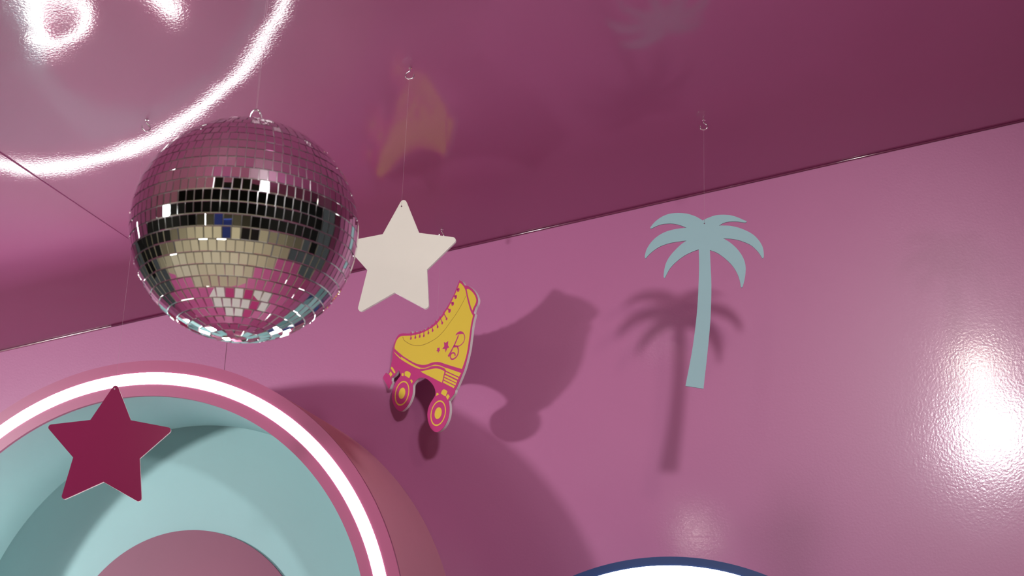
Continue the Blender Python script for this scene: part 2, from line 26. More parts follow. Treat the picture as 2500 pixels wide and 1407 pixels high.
SK_TRIM=[[(-0.2653,-0.0662),(-0.2608,-0.0695),(-0.2564,-0.0726),(-0.2516,-0.076),(-0.246,-0.0799),(-0.2383,-0.0853),(-0.2292,-0.0916),(-0.2208,-0.0973),(-0.2148,-0.101),(-0.2134,-0.0974),(-0.2059,-0.1012),(-0.1955,-0.107),(-0.1838,-0.1136),(-0.1725,-0.1199),(-0.1618,-0.1257),(-0.1508,-0.1316),(-0.1399,-0.1373),(-0.1296,-0.1425),(-0.1198,-0.1473),(-0.1103,-0.1517),(-0.1014,-0.1557),(-0.0931,-0.159),(-0.0856,-0.1616),(-0.0788,-0.1637),(-0.0723,-0.1652),(-0.0658,-0.1664),(-0.0591,-0.1672),(-0.0524,-0.1674),(-0.0459,-0.1674),(-0.0393,-0.1673),(-0.0324,-0.1672),(-0.0255,-0.167),(-0.0189,-0.1667),(-0.0131,-0.1666),(-0.0078,-0.1664),(-0.0037,-0.1664),(0.0019,-0.1672),(0.0081,-0.1686),(0.0155,-0.1705),(0.0231,-0.1727),(0.0302,-0.175),(0.0366,-0.1775),(0.0426,-0.1803),(0.0487,-0.1831),(0.0551,-0.1859),(0.0616,-0.1884),(0.0681,-0.1908),(0.0752,-0.1933),(0.0831,-0.1963),(0.0924,-0.1999),(0.1026,-0.2039),(0.1131,-0.208),(0.1229,-0.2119),(0.1319,-0.2154),(0.1404,-0.2188),(0.1488,-0.2221),(0.1572,-0.2254),(0.1545,-0.2282),(0.1518,-0.2311),(0.1491,-0.2339),(0.1465,-0.2368),(0.137,-0.2325),(0.1275,-0.2283),(0.118,-0.224),(0.1085,-0.2196),(0.0989,-0.2152),(0.0893,-0.2107),(0.0796,-0.2061),(0.0699,-0.2016),(0.0665,-0.1981),(0.0631,-0.1945),(0.0589,-0.1912),(0.0539,-0.1883),(0.0481,-0.1857),(0.0411,-0.1829),(0.035,-0.1805),(0.0281,-0.1779),(0.0206,-0.1755),(0.0128,-0.1735),(0.0045,-0.1719),(-0.0043,-0.1706),(-0.0133,-0.1696),(-0.0223,-0.1691),(-0.031,-0.1692),(-0.0397,-0.1699),(-0.0484,-0.1705),(-0.0572,-0.1705),(-0.0672,-0.1691),(-0.0778,-0.167),(-0.0872,-0.165),(-0.0933,-0.1638),(-0.087,-0.1673),(-0.0928,-0.1653),(-0.102,-0.1619),(-0.1126,-0.1578),(-0.1231,-0.1534),(-0.1333,-0.1488),(-0.1438,-0.1437),(-0.1547,-0.1382),(-0.1658,-0.1325),(-0.1774,-0.1265),(-0.1895,-0.1201),(-0.2014,-0.1137),(-0.2123,-0.1074),(-0.2235,-0.1006),(-0.2347,-0.0933),(-0.2437,-0.0872),(-0.2481,-0.0841),(-0.2451,-0.0861),(-0.2367,-0.0917),(-0.2279,-0.0974),(-0.2238,-0.1),(-0.2266,-0.098),(-0.2332,-0.0934),(-0.2412,-0.0879),(-0.2479,-0.0828),(-0.2527,-0.0787),(-0.257,-0.0745),(-0.2611,-0.0704)]]
SK_SOLE=[[(-0.0851,-0.176),(-0.0734,-0.1765),(-0.0617,-0.177),(-0.0502,-0.1775),(-0.039,-0.1781),(-0.0279,-0.1786),(-0.017,-0.1791),(-0.0066,-0.1798),(0.0031,-0.1809),(0.0119,-0.1826),(0.02,-0.1847),(0.0276,-0.187),(0.0348,-0.1895),(0.0415,-0.1923),(0.0477,-0.1953),(0.0537,-0.1984),(0.0597,-0.2014),(0.0584,-0.2058),(0.0571,-0.2101),(0.0558,-0.2146),(0.0544,-0.2192),(0.0528,-0.2242),(0.051,-0.2294),(0.0493,-0.2347),(0.0475,-0.2399),(0.0357,-0.2342),(0.0238,-0.2285),(0.0117,-0.2227),(-0.0008,-0.2167),(-0.0146,-0.2102),(-0.0292,-0.2034),(-0.0433,-0.1968),(-0.0554,-0.191),(-0.0646,-0.1865),(-0.0718,-0.1829),(-0.0782,-0.1795)],
 [(0.0675,-0.2053),(0.1434,-0.2397),(0.1405,-0.2454),(0.0656,-0.2112)],
 [(0.0632,-0.215),(0.1368,-0.2495),(0.1336,-0.2555),(0.0603,-0.2211)],
 [(0.0599,-0.225),(0.1318,-0.2578),(0.1279,-0.2639),(0.0577,-0.2307)],
 [(0.0566,-0.2342),(0.1244,-0.2662),(0.1192,-0.2721),(0.0551,-0.2412)]]
SK_AXLE=[[(0.0456,-0.278),(0.0474,-0.2746),(0.0493,-0.2713),(0.0516,-0.2687),(0.056,-0.2664),(0.0616,-0.2662),(0.0668,-0.2679),(0.0727,-0.2706),(0.0774,-0.2731),(0.0828,-0.2782),(0.0806,-0.2819),(0.0784,-0.2857),(0.0762,-0.2894),(0.0739,-0.2932),(0.0693,-0.2912),(0.0646,-0.2893),(0.0599,-0.2871),(0.0552,-0.2843),(0.0504,-0.2811)],
 [(0.0169,-0.2825),(0.0177,-0.2794),(0.0184,-0.276),(0.0193,-0.2732),(0.0211,-0.2718),(0.0252,-0.273),(0.0303,-0.2762),(0.0355,-0.2794),(0.0308,-0.2802),(0.0262,-0.2809),(0.0215,-0.2817)],
 [(0.0869,-0.2871),(0.0906,-0.2905),(0.0942,-0.2938),(0.0978,-0.2972),(0.0951,-0.2998),(0.0923,-0.3024),(0.0896,-0.305),(0.0869,-0.3077),(0.0841,-0.3046),(0.0814,-0.3016),(0.0786,-0.2986),(0.0758,-0.2955),(0.0786,-0.2934),(0.0814,-0.2913),(0.0841,-0.2892)]]
SK_AXLEF=[[(-0.1838,-0.1731),(-0.1841,-0.1698),(-0.1844,-0.1665),(-0.1848,-0.1632),(-0.1851,-0.1599),(-0.1789,-0.1583),(-0.1715,-0.1583),(-0.1659,-0.1603),(-0.1592,-0.1632),(-0.1529,-0.1666),(-0.1486,-0.1698),(-0.1468,-0.1737),(-0.1475,-0.1776),(-0.1489,-0.181),(-0.1516,-0.1848),(-0.155,-0.188),(-0.1598,-0.1852),(-0.1647,-0.1824),(-0.1695,-0.1798),(-0.1766,-0.1764)],
 [(-0.2032,-0.1713),(-0.2037,-0.1667),(-0.2041,-0.1621),(-0.196,-0.1604),(-0.1895,-0.1656),(-0.1907,-0.1696),(-0.192,-0.1736),(-0.1976,-0.1724)],
 [(-0.1475,-0.1958),(-0.138,-0.1959),(-0.1343,-0.1998),(-0.1305,-0.2036),(-0.1325,-0.2061),(-0.1346,-0.2085),(-0.1366,-0.2109),(-0.1393,-0.2072),(-0.142,-0.2034),(-0.1448,-0.1996)]]
SK_TOE=[[(-0.2773,-0.1283),(-0.2742,-0.1248),(-0.2692,-0.1248),(-0.2637,-0.1294),(-0.2565,-0.1364),(-0.2498,-0.1437),(-0.2457,-0.1489),(-0.2471,-0.152),(-0.2523,-0.1526),(-0.2585,-0.1465),(-0.2648,-0.1405),(-0.271,-0.1344)],
 [(-0.2865,-0.148),(-0.283,-0.1457),(-0.2795,-0.1433),(-0.276,-0.1409),(-0.2728,-0.1441),(-0.2697,-0.1474),(-0.2665,-0.1506),(-0.2634,-0.1539),(-0.2668,-0.1565),(-0.2703,-0.1592),(-0.2738,-0.1619),(-0.277,-0.1584),(-0.2801,-0.155),(-0.2833,-0.1515)]]
SK_STAR=[[(0.0487,-0.0937),(0.0598,-0.0989),(0.0738,-0.0949),(0.0732,-0.1106),(0.0819,-0.1193),(0.0694,-0.1213),(0.0612,-0.1338),(0.057,-0.1201),(0.0399,-0.117),(0.052,-0.1096)],
 [(0.01,-0.1069),(0.0179,-0.1093),(0.0247,-0.1085),(0.0231,-0.1148),(0.0275,-0.1201),(0.021,-0.122),(0.0169,-0.1276),(0.0143,-0.1207),(0.0057,-0.1178),(0.011,-0.1137)]]
SK_STITCH=[[(-0.2104,-0.0227),(-0.2084,-0.0261),(-0.2066,-0.0296),(-0.2044,-0.033),(-0.2013,-0.0364),(-0.197,-0.0398),(-0.192,-0.0431),(-0.1863,-0.0465),(-0.1801,-0.0499),(-0.1735,-0.0535),(-0.1663,-0.0573),(-0.1586,-0.0609),(-0.1502,-0.0643),(-0.1408,-0.0676),(-0.1306,-0.0706),(-0.1201,-0.0734),(-0.1101,-0.0755),(-0.1008,-0.0771),(-0.0918,-0.0781),(-0.0828,-0.0787),(-0.0733,-0.0789),(-0.0631,-0.0787),(-0.0525,-0.078),(-0.0417,-0.077),(-0.0312,-0.0756),(-0.0208,-0.0741),(-0.0104,-0.0724),(-0.0001,-0.0702),(0.0101,-0.0672),(0.0204,-0.0633),(0.0309,-0.0586),(0.0409,-0.0535),(0.05,-0.0485),(0.0579,-0.0434),(0.0649,-0.0383),(0.0716,-0.0331),(0.0783,-0.0281),(0.0852,-0.0234),(0.0921,-0.0189),(0.0988,-0.0144),(0.1054,-0.0096),(0.1119,-0.0044),(0.1183,0.0011),(0.1245,0.0065),(0.1302,0.0118),(0.1353,0.0167),(0.1401,0.0213),(0.1446,0.0259),(0.149,0.0306),(0.1533,0.0354),(0.1574,0.0402),(0.1615,0.045),(0.1656,0.0498)]]
SK_B=[[(0.1325,-0.0853),(0.1309,-0.0881),(0.1292,-0.0909),(0.1275,-0.0938),(0.1254,-0.097),(0.1228,-0.1009),(0.1198,-0.1051),(0.1167,-0.1094),(0.1135,-0.1136),(0.1103,-0.1175),(0.107,-0.1213),(0.1037,-0.125),(0.1005,-0.1286),(0.0976,-0.1321),(0.0948,-0.1354),(0.092,-0.1385),(0.0893,-0.1415),(0.0867,-0.1444),(0.0841,-0.147),(0.0816,-0.1496),(0.079,-0.1521)],
 [(0.1168,-0.0821),(0.1209,-0.0799),(0.126,-0.0783),(0.1309,-0.078),(0.1365,-0.0781),(0.1421,-0.0788),(0.1475,-0.0798),(0.1528,-0.0813),(0.1575,-0.0834),(0.1614,-0.0864),(0.1647,-0.0899),(0.1672,-0.0935),(0.1688,-0.0972),(0.1696,-0.1009),(0.1696,-0.1047),(0.1689,-0.1076),(0.1678,-0.1105),(0.1661,-0.1134),(0.1638,-0.116),(0.1607,-0.1185),(0.1568,-0.1208),(0.1526,-0.1227),(0.1485,-0.1242),(0.1435,-0.1254),(0.1385,-0.1258),(0.1325,-0.1255),(0.127,-0.1247),(0.1208,-0.1234),(0.1144,-0.122),(0.108,-0.1206)],
 [(0.1285,-0.1253),(0.1309,-0.129),(0.1333,-0.1326),(0.135,-0.1366),(0.1357,-0.1399),(0.1361,-0.1435),(0.1361,-0.1471),(0.1354,-0.1504),(0.1342,-0.1535),(0.1323,-0.1564),(0.13,-0.1591),(0.1272,-0.1614),(0.1238,-0.1632),(0.1196,-0.1647),(0.1154,-0.1658),(0.1115,-0.1665),(0.1049,-0.1667),(0.0993,-0.1654),(0.0948,-0.1624),(0.0917,-0.1583),(0.0903,-0.1538),(0.091,-0.1494),(0.0931,-0.147),(0.0963,-0.1448),(0.0996,-0.1435),(0.1048,-0.1435),(0.1099,-0.1449),(0.1142,-0.1475),(0.1174,-0.1507),(0.1181,-0.1539),(0.1179,-0.1571)]]
SK_LACE=[[(0.0387,0.0143),(0.0572,-0.0096)],
 [(0.0179,0.002),(0.0322,-0.0197)],
 [(-0.0065,-0.0071),(0.0058,-0.0284)],
 [(-0.031,-0.0169),(-0.0241,-0.0358)],
 [(-0.0538,-0.0225),(-0.0495,-0.0396)],
 [(-0.0782,-0.0246),(-0.0768,-0.0444)],
 [(-0.1029,-0.0248),(-0.102,-0.042)],
 [(-0.1319,-0.0228),(-0.1296,-0.0403)],
 [(-0.1595,-0.0198),(-0.1577,-0.0379)]]
SK_HOOKS=[[(0.1081,0.0885),(0.1187,0.0835)],
 [(0.0934,0.0674),(0.1052,0.0602)],
 [(0.0765,0.0467),(0.0895,0.0386)],
 [(0.0595,0.0272),(0.0727,0.0166)]]
SK_WHEELS={"rear": [[0.0349, -0.3465], 0.0447, 0.0205], "front": [[-0.1945, -0.2368], 0.0452, 0.0204]}
EYE_Z = 1.5
SEAM_TILT = -.003

# ------------------------------------------------------------------ camera
cd = bpy.data.cameras.new('camera'); cam = bpy.data.objects.new('camera', cd); COL.objects.link(cam)
cd.sensor_width = 36.0; cd.lens = 3600/2500*36
cd.clip_start = .05; cd.clip_end = 200
r_, d_, f_ = [Vector(v) for v in CAM_R]
cam.matrix_world = Matrix(((r_.x, -d_.x, -f_.x, 0), (r_.y, -d_.y, -f_.y, 0), (r_.z, -d_.z, -f_.z, EYE_Z), (0, 0, 0, 1)))
cd.dof.use_dof = True; cd.dof.focus_distance = 4.5; cd.dof.aperture_fstop = 5.6
SC.camera = cam

# ------------------------------------------------------------------ world, lights, exposure
SC.view_settings.view_transform = 'Standard'; SC.view_settings.look = 'None'
SC.view_settings.gamma = 1; SC.view_settings.exposure = 0.0; SC.view_settings.use_curve_mapping = False
w = bpy.data.worlds.new('hall_air'); SC.world = w; w.use_nodes = True
w.node_tree.nodes['Background'].inputs[0].default_value = (.9, .95, 1, 1)
w.node_tree.nodes['Background'].inputs[1].default_value = WORLD = .05

def lamp(name, kind, loc, aim, power, color, size, angle=60, blend=.5):
    l = bpy.data.lights.new(name, kind); l.energy = power; l.color = color
    if kind == 'SPOT':
        l.shadow_soft_size = size; l.spot_size = R_(angle); l.spot_blend = blend
    elif kind == 'AREA':
        l.shape = 'DISK'; l.size = size
    else:
        l.shadow_soft_size = size
    o = bpy.data.objects.new(name, l); COL.objects.link(o); o.location = loc
    o.rotation_euler = (Vector(aim)-Vector(loc)).to_track_quat('-Z', 'Y').to_euler()
    return o
lamp('stage_spot_right', 'SPOT', (.49, .62, 3.53), (-1.1, 5, 2.6), 290, (1, .975, .99), .13, 84, .9)
lamp('stage_spot_warm', 'SPOT', (.365, 1.886, 3.62), (-.7, 5, 2.2), 34, (1, .92, .76), .08, 75, .8)
lamp('stage_spot_small', 'POINT', (-1.23, 1.49, 2.78), (-1.2, 5, 2.3), 7, (1, .95, .85), .04)
lamp('stage_spot_left', 'SPOT', (-5.97, .26, 2.43), (-2.7, 5, 2.6), 800, (.98, 1, 1), .16, 46, .9)
lamp('left_haze_fill', 'AREA', (-6.2, -.6, 3.0), (-2.0, 5, 2.5), 110, (.97, 1, 1), 1.3)  # added soft fill that greys and lifts the left wall, no known lamp
lamp('hall_light_near', 'AREA', (.5, -2.0, 5.6), (.5, -2.0, 0), 250, (1, .95, .86), 1.2)
lamp('hall_light_far', 'AREA', (-3.5, -5.0, 5.6), (-3.5, -5.0, 0), 250, (1, .95, .86), 1.2)

# ------------------------------------------------------------------ helpers
def tag(o, label=None, cat=None, group=None, kind=None):
    if label: o['label'] = label
    if cat: o['category'] = cat
    if group: o['group'] = group
    if kind: o['kind'] = kind
    return o
def empty(name, loc, rz=0):
    o = bpy.data.objects.new(name, None); COL.objects.link(o); o.location = loc
    o.rotation_euler = (0, 0, rz); o.empty_display_size = .05
    return o
def link(name, bm, mat, parent=None, smooth=False):
    me = bpy.data.meshes.new(name); bmesh.ops.recalc_face_normals(bm, faces=bm.faces); bm.to_mesh(me); bm.free()
    me.materials.append(mat)
    if smooth:
        for p in me.polygons: p.use_smooth = True
    o = bpy.data.objects.new(name, me); COL.objects.link(o)
    if parent: o.parent = parent
    return o
def sharp(o, ang=35):
    o.data.set_sharp_from_angle(angle=R_(ang)) if hasattr(o.data, 'set_sharp_from_angle') else None
    return o
def box(bm, x0, x1, y0, y1, z0, z1):
    v = [bm.verts.new(c) for c in ((x0,y0,z0),(x1,y0,z0),(x1,y1,z0),(x0,y1,z0),(x0,y0,z1),(x1,y0,z1),(x1,y1,z1),(x0,y1,z1))]
    for f in ((0,3,2,1),(4,5,6,7),(0,1,5,4),(1,2,6,5),(2,3,7,6),(3,0,4,7)):
        bm.faces.new([v[i] for i in f])
def slab(bm, pts, yf, yb):
    """outline in local x/z, front face at y=yf (towards the viewer), back at y=yb"""
    a = [bm.verts.new((x, yf, z)) for x, z in pts]; b = [bm.verts.new((x, yb, z)) for x, z in pts]
    bm.faces.new(a); bm.faces.new(b[::-1]); n = len(pts)
    for i in range(n):
        bm.faces.new((a[i], b[i], b[(i+1) % n], a[(i+1) % n]))
def catmull(P, n=6):
    out = []
    for i in range(len(P)-1):
        p1, p2 = Vector(P[i]), Vector(P[i+1])
        p0 = Vector(P[i-1]) if i else p1*2-p2
        p3 = Vector(P[i+2]) if i+2 < len(P) else p2*2-p1
        for k in range(n):
            t = k/n
            out.append(.5*((2*p1)+(-p0+p2)*t+(2*p0-5*p1+4*p2-p3)*t*t+(-p0+3*p1-3*p2+p3)*t**3))
    out.append(Vector(P[-1])); return out
def tube(bm, P, r, seg=10, cap=True):
    P = [Vector(p) for p in P]; rings = []; up = None
    for i, p in enumerate(P):
        t = (P[min(i+1, len(P)-1)]-P[max(i-1, 0)]).normalized()
        if up is None:
            up = t.cross(Vector((0, 1, 0)));
            if up.length < .1: up = t.cross(Vector((1, 0, 0)))
            up.normalize()
        up = (up-t*up.dot(t)).normalized(); v = t.cross(up)
        rr = r[i] if isinstance(r, (list, tuple)) else r
        rings.append([bm.verts.new(p+(up*math.cos(2*math.pi*k/seg)+v*math.sin(2*math.pi*k/seg))*rr) for k in range(seg)])
    for a, b in zip(rings, rings[1:]):
        for k in range(seg): bm.faces.new((a[k], a[(k+1) % seg], b[(k+1) % seg], b[k]))
    if cap: bm.faces.new(rings[0]); bm.faces.new(rings[-1])
def revolve(bm, prof, cx, cz, seg=192, closed=True):
    """profile of (radius, y) turned about the axis y through (cx, cz)"""
    rings = []
    for r, y in prof:
        rings.append([bm.verts.new((cx+r*math.cos(2*math.pi*k/seg), y, cz+r*math.sin(2*math.pi*k/seg))) for k in range(seg)])
    m = len(prof)
    for i in range(m if closed else m-1):
        a, b = rings[i], rings[(i+1) % m]
        for k in range(seg): bm.faces.new((a[k], a[(k+1) % seg], b[(k+1) % seg], b[k]))
def disc(bm, r, yf, yb, cx, cz, seg=192):
    slab(bm, [(cx+r*math.cos(2*math.pi*k/seg), cz+r*math.sin(2*math.pi*k/seg)) for k in range(seg)], yf, yb)
def ribbon(bm, pts, w, yf, yb):
    P = [Vector(p) for p in pts]; L = []; Rr = []
    for i, p in enumerate(P):
        t = (P[min(i+1, len(P)-1)]-P[max(i-1, 0)]).normalized(); n = Vector((-t.y, t.x))
        ww = w(i/(len(P)-1)) if callable(w) else w
        L.append(p+n*ww/2); Rr.append(p-n*ww/2)
    for i in range(len(P)-1):
        q = [L[i], L[i+1], Rr[i+1], Rr[i]]
        a = [bm.verts.new((v.x, yf, v.y)) for v in q]; b = [bm.verts.new((v.x, yb, v.y)) for v in q]
        bm.faces.new(a); bm.faces.new(b[::-1])
        for k in range(4): bm.faces.new((a[k], b[k], b[(k+1) % 4], a[(k+1) % 4]))

# ------------------------------------------------------------------ materials
def mat(name, col, rough=.5, metal=0, coat=0, coat_r=.1, spec=.5, bump=None, mottle=0, mscale=6, emit=None, estr=0):
    m = bpy.data.materials.new(name); m.use_nodes = True; nt = m.node_tree; N = nt.nodes; Lk = nt.links
    b = N['Principled BSDF']
    b.inputs['Base Color'].default_value = (*col, 1); b.inputs['Roughness'].default_value = rough
    b.inputs['Metallic'].default_value = metal; b.inputs['Specular IOR Level'].default_value = spec
    b.inputs['Coat Weight'].default_value = coat; b.inputs['Coat Roughness'].default_value = coat_r
    if emit:
        b.inputs['Emission Color'].default_value = (*emit, 1); b.inputs['Emission Strength'].default_value = estr
    tc = N.new('ShaderNodeTexCoord')
    if mottle:
        n = N.new('ShaderNodeTexNoise'); n.inputs['Scale'].default_value = mscale; n.inputs['Detail'].default_value = 4
        Lk.new(tc.outputs['Object'], n.inputs['Vector'])
        mx = N.new('ShaderNodeMix'); mx.data_type = 'RGBA'
        mx.inputs[6].default_value = (*[c*(1-mottle) for c in col], 1); mx.inputs[7].default_value = (*[min(1, c*(1+mottle)) for c in col], 1)
        Lk.new(n.outputs['Fac'], mx.inputs[0]); Lk.new(mx.outputs[2], b.inputs['Base Color'])
    prev = None
    for sc, dist in (bump or []):
        n = N.new('ShaderNodeTexNoise'); n.inputs['Scale'].default_value = sc; n.inputs['Detail'].default_value = 2
        Lk.new(tc.outputs['Object'], n.inputs['Vector'])
        bp = N.new('ShaderNodeBump'); bp.inputs['Strength'].default_value = 1; bp.inputs['Distance'].default_value = dist
        Lk.new(n.outputs['Fac'], bp.inputs['Height'])
        if prev: Lk.new(prev.outputs[0], bp.inputs['Normal'])
        prev = bp
    if prev:
        Lk.new(prev.outputs[0], b.inputs['Normal']); Lk.new(prev.outputs[0], b.inputs['Coat Normal'])
    return m
PINK = (.425, .103, .272)
M_wall = mat('pink laminate wall', (.415, .122, .275), .44, spec=.65, coat=.5, coat_r=.125, bump=[(120, .00024), (1.4, .0015)], mottle=.03, mscale=2)
M_ceil = mat('pink laminate ceiling', PINK, .50, spec=.6, coat=1, coat_r=.05, bump=[(150, .0001), (1.7, .005)], mottle=.03, mscale=2)
M_face = mat('satin rose paint', (.35, .070, .165), .38, coat=.15, coat_r=.25, mottle=.02)
M_drum = mat('rose drum side', (.74, .32, .40), .5, mottle=.03)
M_teal = mat('matt teal paint', (.27, .455, .465), .55, mottle=.05, mscale=3)
M_disc = mat('dusty rose disc', (.20, .045, .095), .5, spec=.35, mottle=.04)
M_blue = mat('navy paint', (.014, .042, .15), .4, coat=.2, mottle=.03)
M_neon = mat('white neon tube', (.9, .9, .9), .4, emit=(1, .985, .97), estr=14)
M_letter = mat('white neon letter tube', (.9, .9, .9), .4, emit=(1, .985, .95), estr=24)
M_cream = mat('cream board', (.69, .675, .60), .6, mottle=.015, mscale=20)
M_foam = mat('white foam edge', (.78, .72, .73), .6, mottle=.02, mscale=60)
M_mag = mat('glossy magenta film', (.40, .034, .14), .25, coat=.3, coat_r=.1, mottle=.02)
M_palm = mat('pale teal board', (.235, .40, .44), .55, mottle=.015, mscale=20)
M_smag = mat('magenta print', (.48, .035, .18), .45, mottle=.02, mscale=20)
M_syel = mat('yellow print', (.68, .51, .05), .45, mottle=.02, mscale=20)
M_stitch = mat('brown stitch print', (.30, .17, .03), .5)
M_thread = mat('nylon thread', (.60, .42, .50), .2)
M_thread.node_tree.nodes['Principled BSDF'].inputs['Alpha'].default_value = .45
M_steel = mat('chrome wire', (.92, .91, .93), .14, metal=1)
M_trim = mat('glossy dark rose trim', (.16, .03, .08), .12, coat=.6)
M_trim_glint = mat('bright trim glint', (.9, .86, .88), .3, metal=1)  # reflected light put into the trim's left end as brighter metal
M_mirror = mat('mirror tile', (.86, .87, .86), .015, metal=1)
M_grout = mat('silvered tile gaps', (.40, .385, .38), .35, metal=.85)
M_gap = mat('dark joint', (.10, .02, .05), .6)
M_blue2 = mat('blue banner cloth', (.03, .07, .40), .6)
M_floor = mat('khaki hall floor', (.46, .40, .27), .5, mottle=.08, mscale=.8)
M_stage = mat('pink stage floor', (.55, .12, .30), .35, mottle=.03)
M_black = mat('black hall surface', (.010, .010, .010), .8, mottle=.1)
M_white = mat('white vinyl', (.75, .74, .70), .4, mottle=.02)

# ------------------------------------------------------------------ room shell
def ceil_z(x): return CEIL_Z0+(x-CEIL_X0)*CEIL_SLOPE
XL, XR, YF = -5.2, 2.4, .8
def wall_piece(name, x0, x1):
    bm = bmesh.new()
    slab(bm, [(x0, 0), (x1, 0), (x1, ceil_z(x1)-.004), (x0, ceil_z(x0)-.004)], Y_WALL, Y_WALL+.06)
    return tag(link(name, bm, M_wall), kind='structure')
wall_piece('wall_back', XL, XR)
for i_, x_ in enumerate((WALL_JOINT_X,)):
    bm = bmesh.new(); box(bm, x_-.0008, x_+.0008, Y_WALL-.0006, Y_WALL+.001, 0, ceil_z(x_)-.01)
    tag(link('trim_2', bm, M_gap), kind='structure')
def ceil_panel(name, x0, x1, tilt=0.):
    bm = bmesh.new()
    z0, z1 = ceil_z(x0), ceil_z(x1)
    slab(bm, [(x0, z0), (x1, z1), (x1, z1+.04), (x0, z0+.04)], YF, Y_WALL+.06)
    for v in bm.verts: v.co.z += tilt*(Y_WALL-v.co.y)
    return tag(link(name, bm, M_ceil), kind='structure')
ceil_panel('ceiling', SEAM_X, XR)
ceil_panel('ceiling', XL, SEAM_X-.0009, tilt=SEAM_TILT)
XT = -3.02  # one trim split here: pale end imitates a reflection, the rest stays dark
for nm, xa, xb, mt in (('trim_1', XL, XT, M_trim_glint), ('trim_3', XT, XR, M_trim)):
    bm = bmesh.new()
    tube(bm, [(xa, Y_WALL-.0035, ceil_z(xa)-.0035), (xb, Y_WALL-.0035, ceil_z(xb)-.0035)], .0035, 8)
    tag(link(nm, bm, mt, smooth=True), kind='structure')
bm = bmesh.new(); box(bm, -9, 7, -14, 1.78, -.04, 0); tag(link('floor', bm, M_floor), kind='structure')
bm = bmesh.new(); box(bm, XL, XR, 1.78, Y_WALL+.06, -.04, .03); tag(link('floor', bm, M_stage), kind='structure')
for nm, b in (('wall_front', (-9, 7, -14.1, -14, 0, 6)), ('wall_left', (-9.1, -9, -14, 5.1, 0, 6)), ('wall_right', (7, 7.1, -14, 5.1, 0, 6))):
    bm = bmesh.new(); box(bm, *b); tag(link(nm, bm, M_black), kind='structure')
bm = bmesh.new(); box(bm, -9.1, 7.1, -14.1, YF-.4, 6, 6.1); tag(link('ceiling', bm, M_black), kind='structure')

# ------------------------------------------------------------------ round display niches
def niche(name, label, cx, cz, y_front, r_out, r_in, neon, mats, y_back, disc_r=None):
    face, drum, inner, back = mats
    root = empty(name, (cx, Y_WALL, cz)); tag(root, label, 'display niche', 'round neon niches')
    def sub(n, bm, m, smooth=True):
        bmesh.ops.translate(bm, verts=bm.verts, vec=(-cx, -Y_WALL, -cz))
        o = link(n, bm, m, root, smooth); return sharp(o)
    t = .012
    bm = bmesh.new(); revolve(bm, [(r_out, y_front), (r_in, y_front), (r_in, y_front+t), (r_out, y_front+t)], cx, cz); sub('face_ring', bm, face)
    bm = bmesh.new(); revolve(bm, [(r_out, y_front+t), (r_out-.012, y_front+t), (r_out-.012, Y_WALL-.0005), (r_out, Y_WALL-.0005)], cx, cz); sub('drum_side', bm, drum)
    bm = bmesh.new(); revolve(bm, [(r_in+.006, y_front+t), (r_in, y_front+t), (r_in, y_back), (r_in+.006, y_back)], cx, cz); sub('inner_wall', bm, inner)
    bm = bmesh.new(); disc(bm, r_in+.004, y_back, y_back+.02, cx, cz); sub('back_panel', bm, back, False)
    ra, rb = neon
    prof = [(ra, y_front+.0005), (ra, y_front-.0012), (rb, y_front-.0012), (rb, y_front+.0005)]
    bm = bmesh.new(); revolve(bm, prof, cx, cz, 256); tag(sub('neon_tube', bm, M_neon), label='glowing white neon ring tube')
    if disc_r:
        bm = bmesh.new(); disc(bm, disc_r, y_back-.012, y_back-.0005, cx, cz); sub('centre_disc', bm, M_disc, False)
    return root
niche('display_niche', 'large round rose-rimmed niche with teal inside and glowing white ring, behind the magenta star',
      CX, CZ, Y_RING, 1.0, .875, (.916, .9565), (M_face, M_drum, M_teal, M_teal), Y_BACK, .485)
niche('display_niche', 'round navy blue niche rim with glowing white ring below the palm tree cutout',
      -.7229, -.1721+EYE_Z, 4.43, .7836, .67, (.716, .7566), (M_blue, M_blue, M_teal, M_teal), Y_BACK)

# neon lettering mounted on the rose disc, its glow mirrored in the ceiling
def neon_letter(label, strokes, r):
    y = Y_BACK-.012-r
    root = empty('neon_letter', (CX, y, CZ)); tag(root, label, 'neon letter', 'neon lettering on the rose disc')
    bm = bmesh.new()
    for s in strokes: tube(bm, catmull([(x, 0, z) for x, z in s]), r, 12)
    link('tube', bm, M_letter, root, True)
neon_letter('script neon letter B at the left of the rose disc, mirrored in the ceiling', [
    [(-.44, .05), (-.46, -.08), (-.50, -.24), (-.56, -.38)],
    [(-.53, -.05), (-.46, .03), (-.36, .05), (-.27, .01), (-.26, -.07), (-.33, -.15), (-.46, -.18)],
    [(-.46, -.18), (-.33, -.20), (-.29, -.28), (-.36, -.37), (-.48, -.40), (-.56, -.38)]], .019)
neon_letter('slanting neon upstroke right of the letter B on the rose disc, mirrored in the ceiling', [
    [(.13, .14), (.08, .04), (.02, -.12), (-.03, -.30)]], .030)

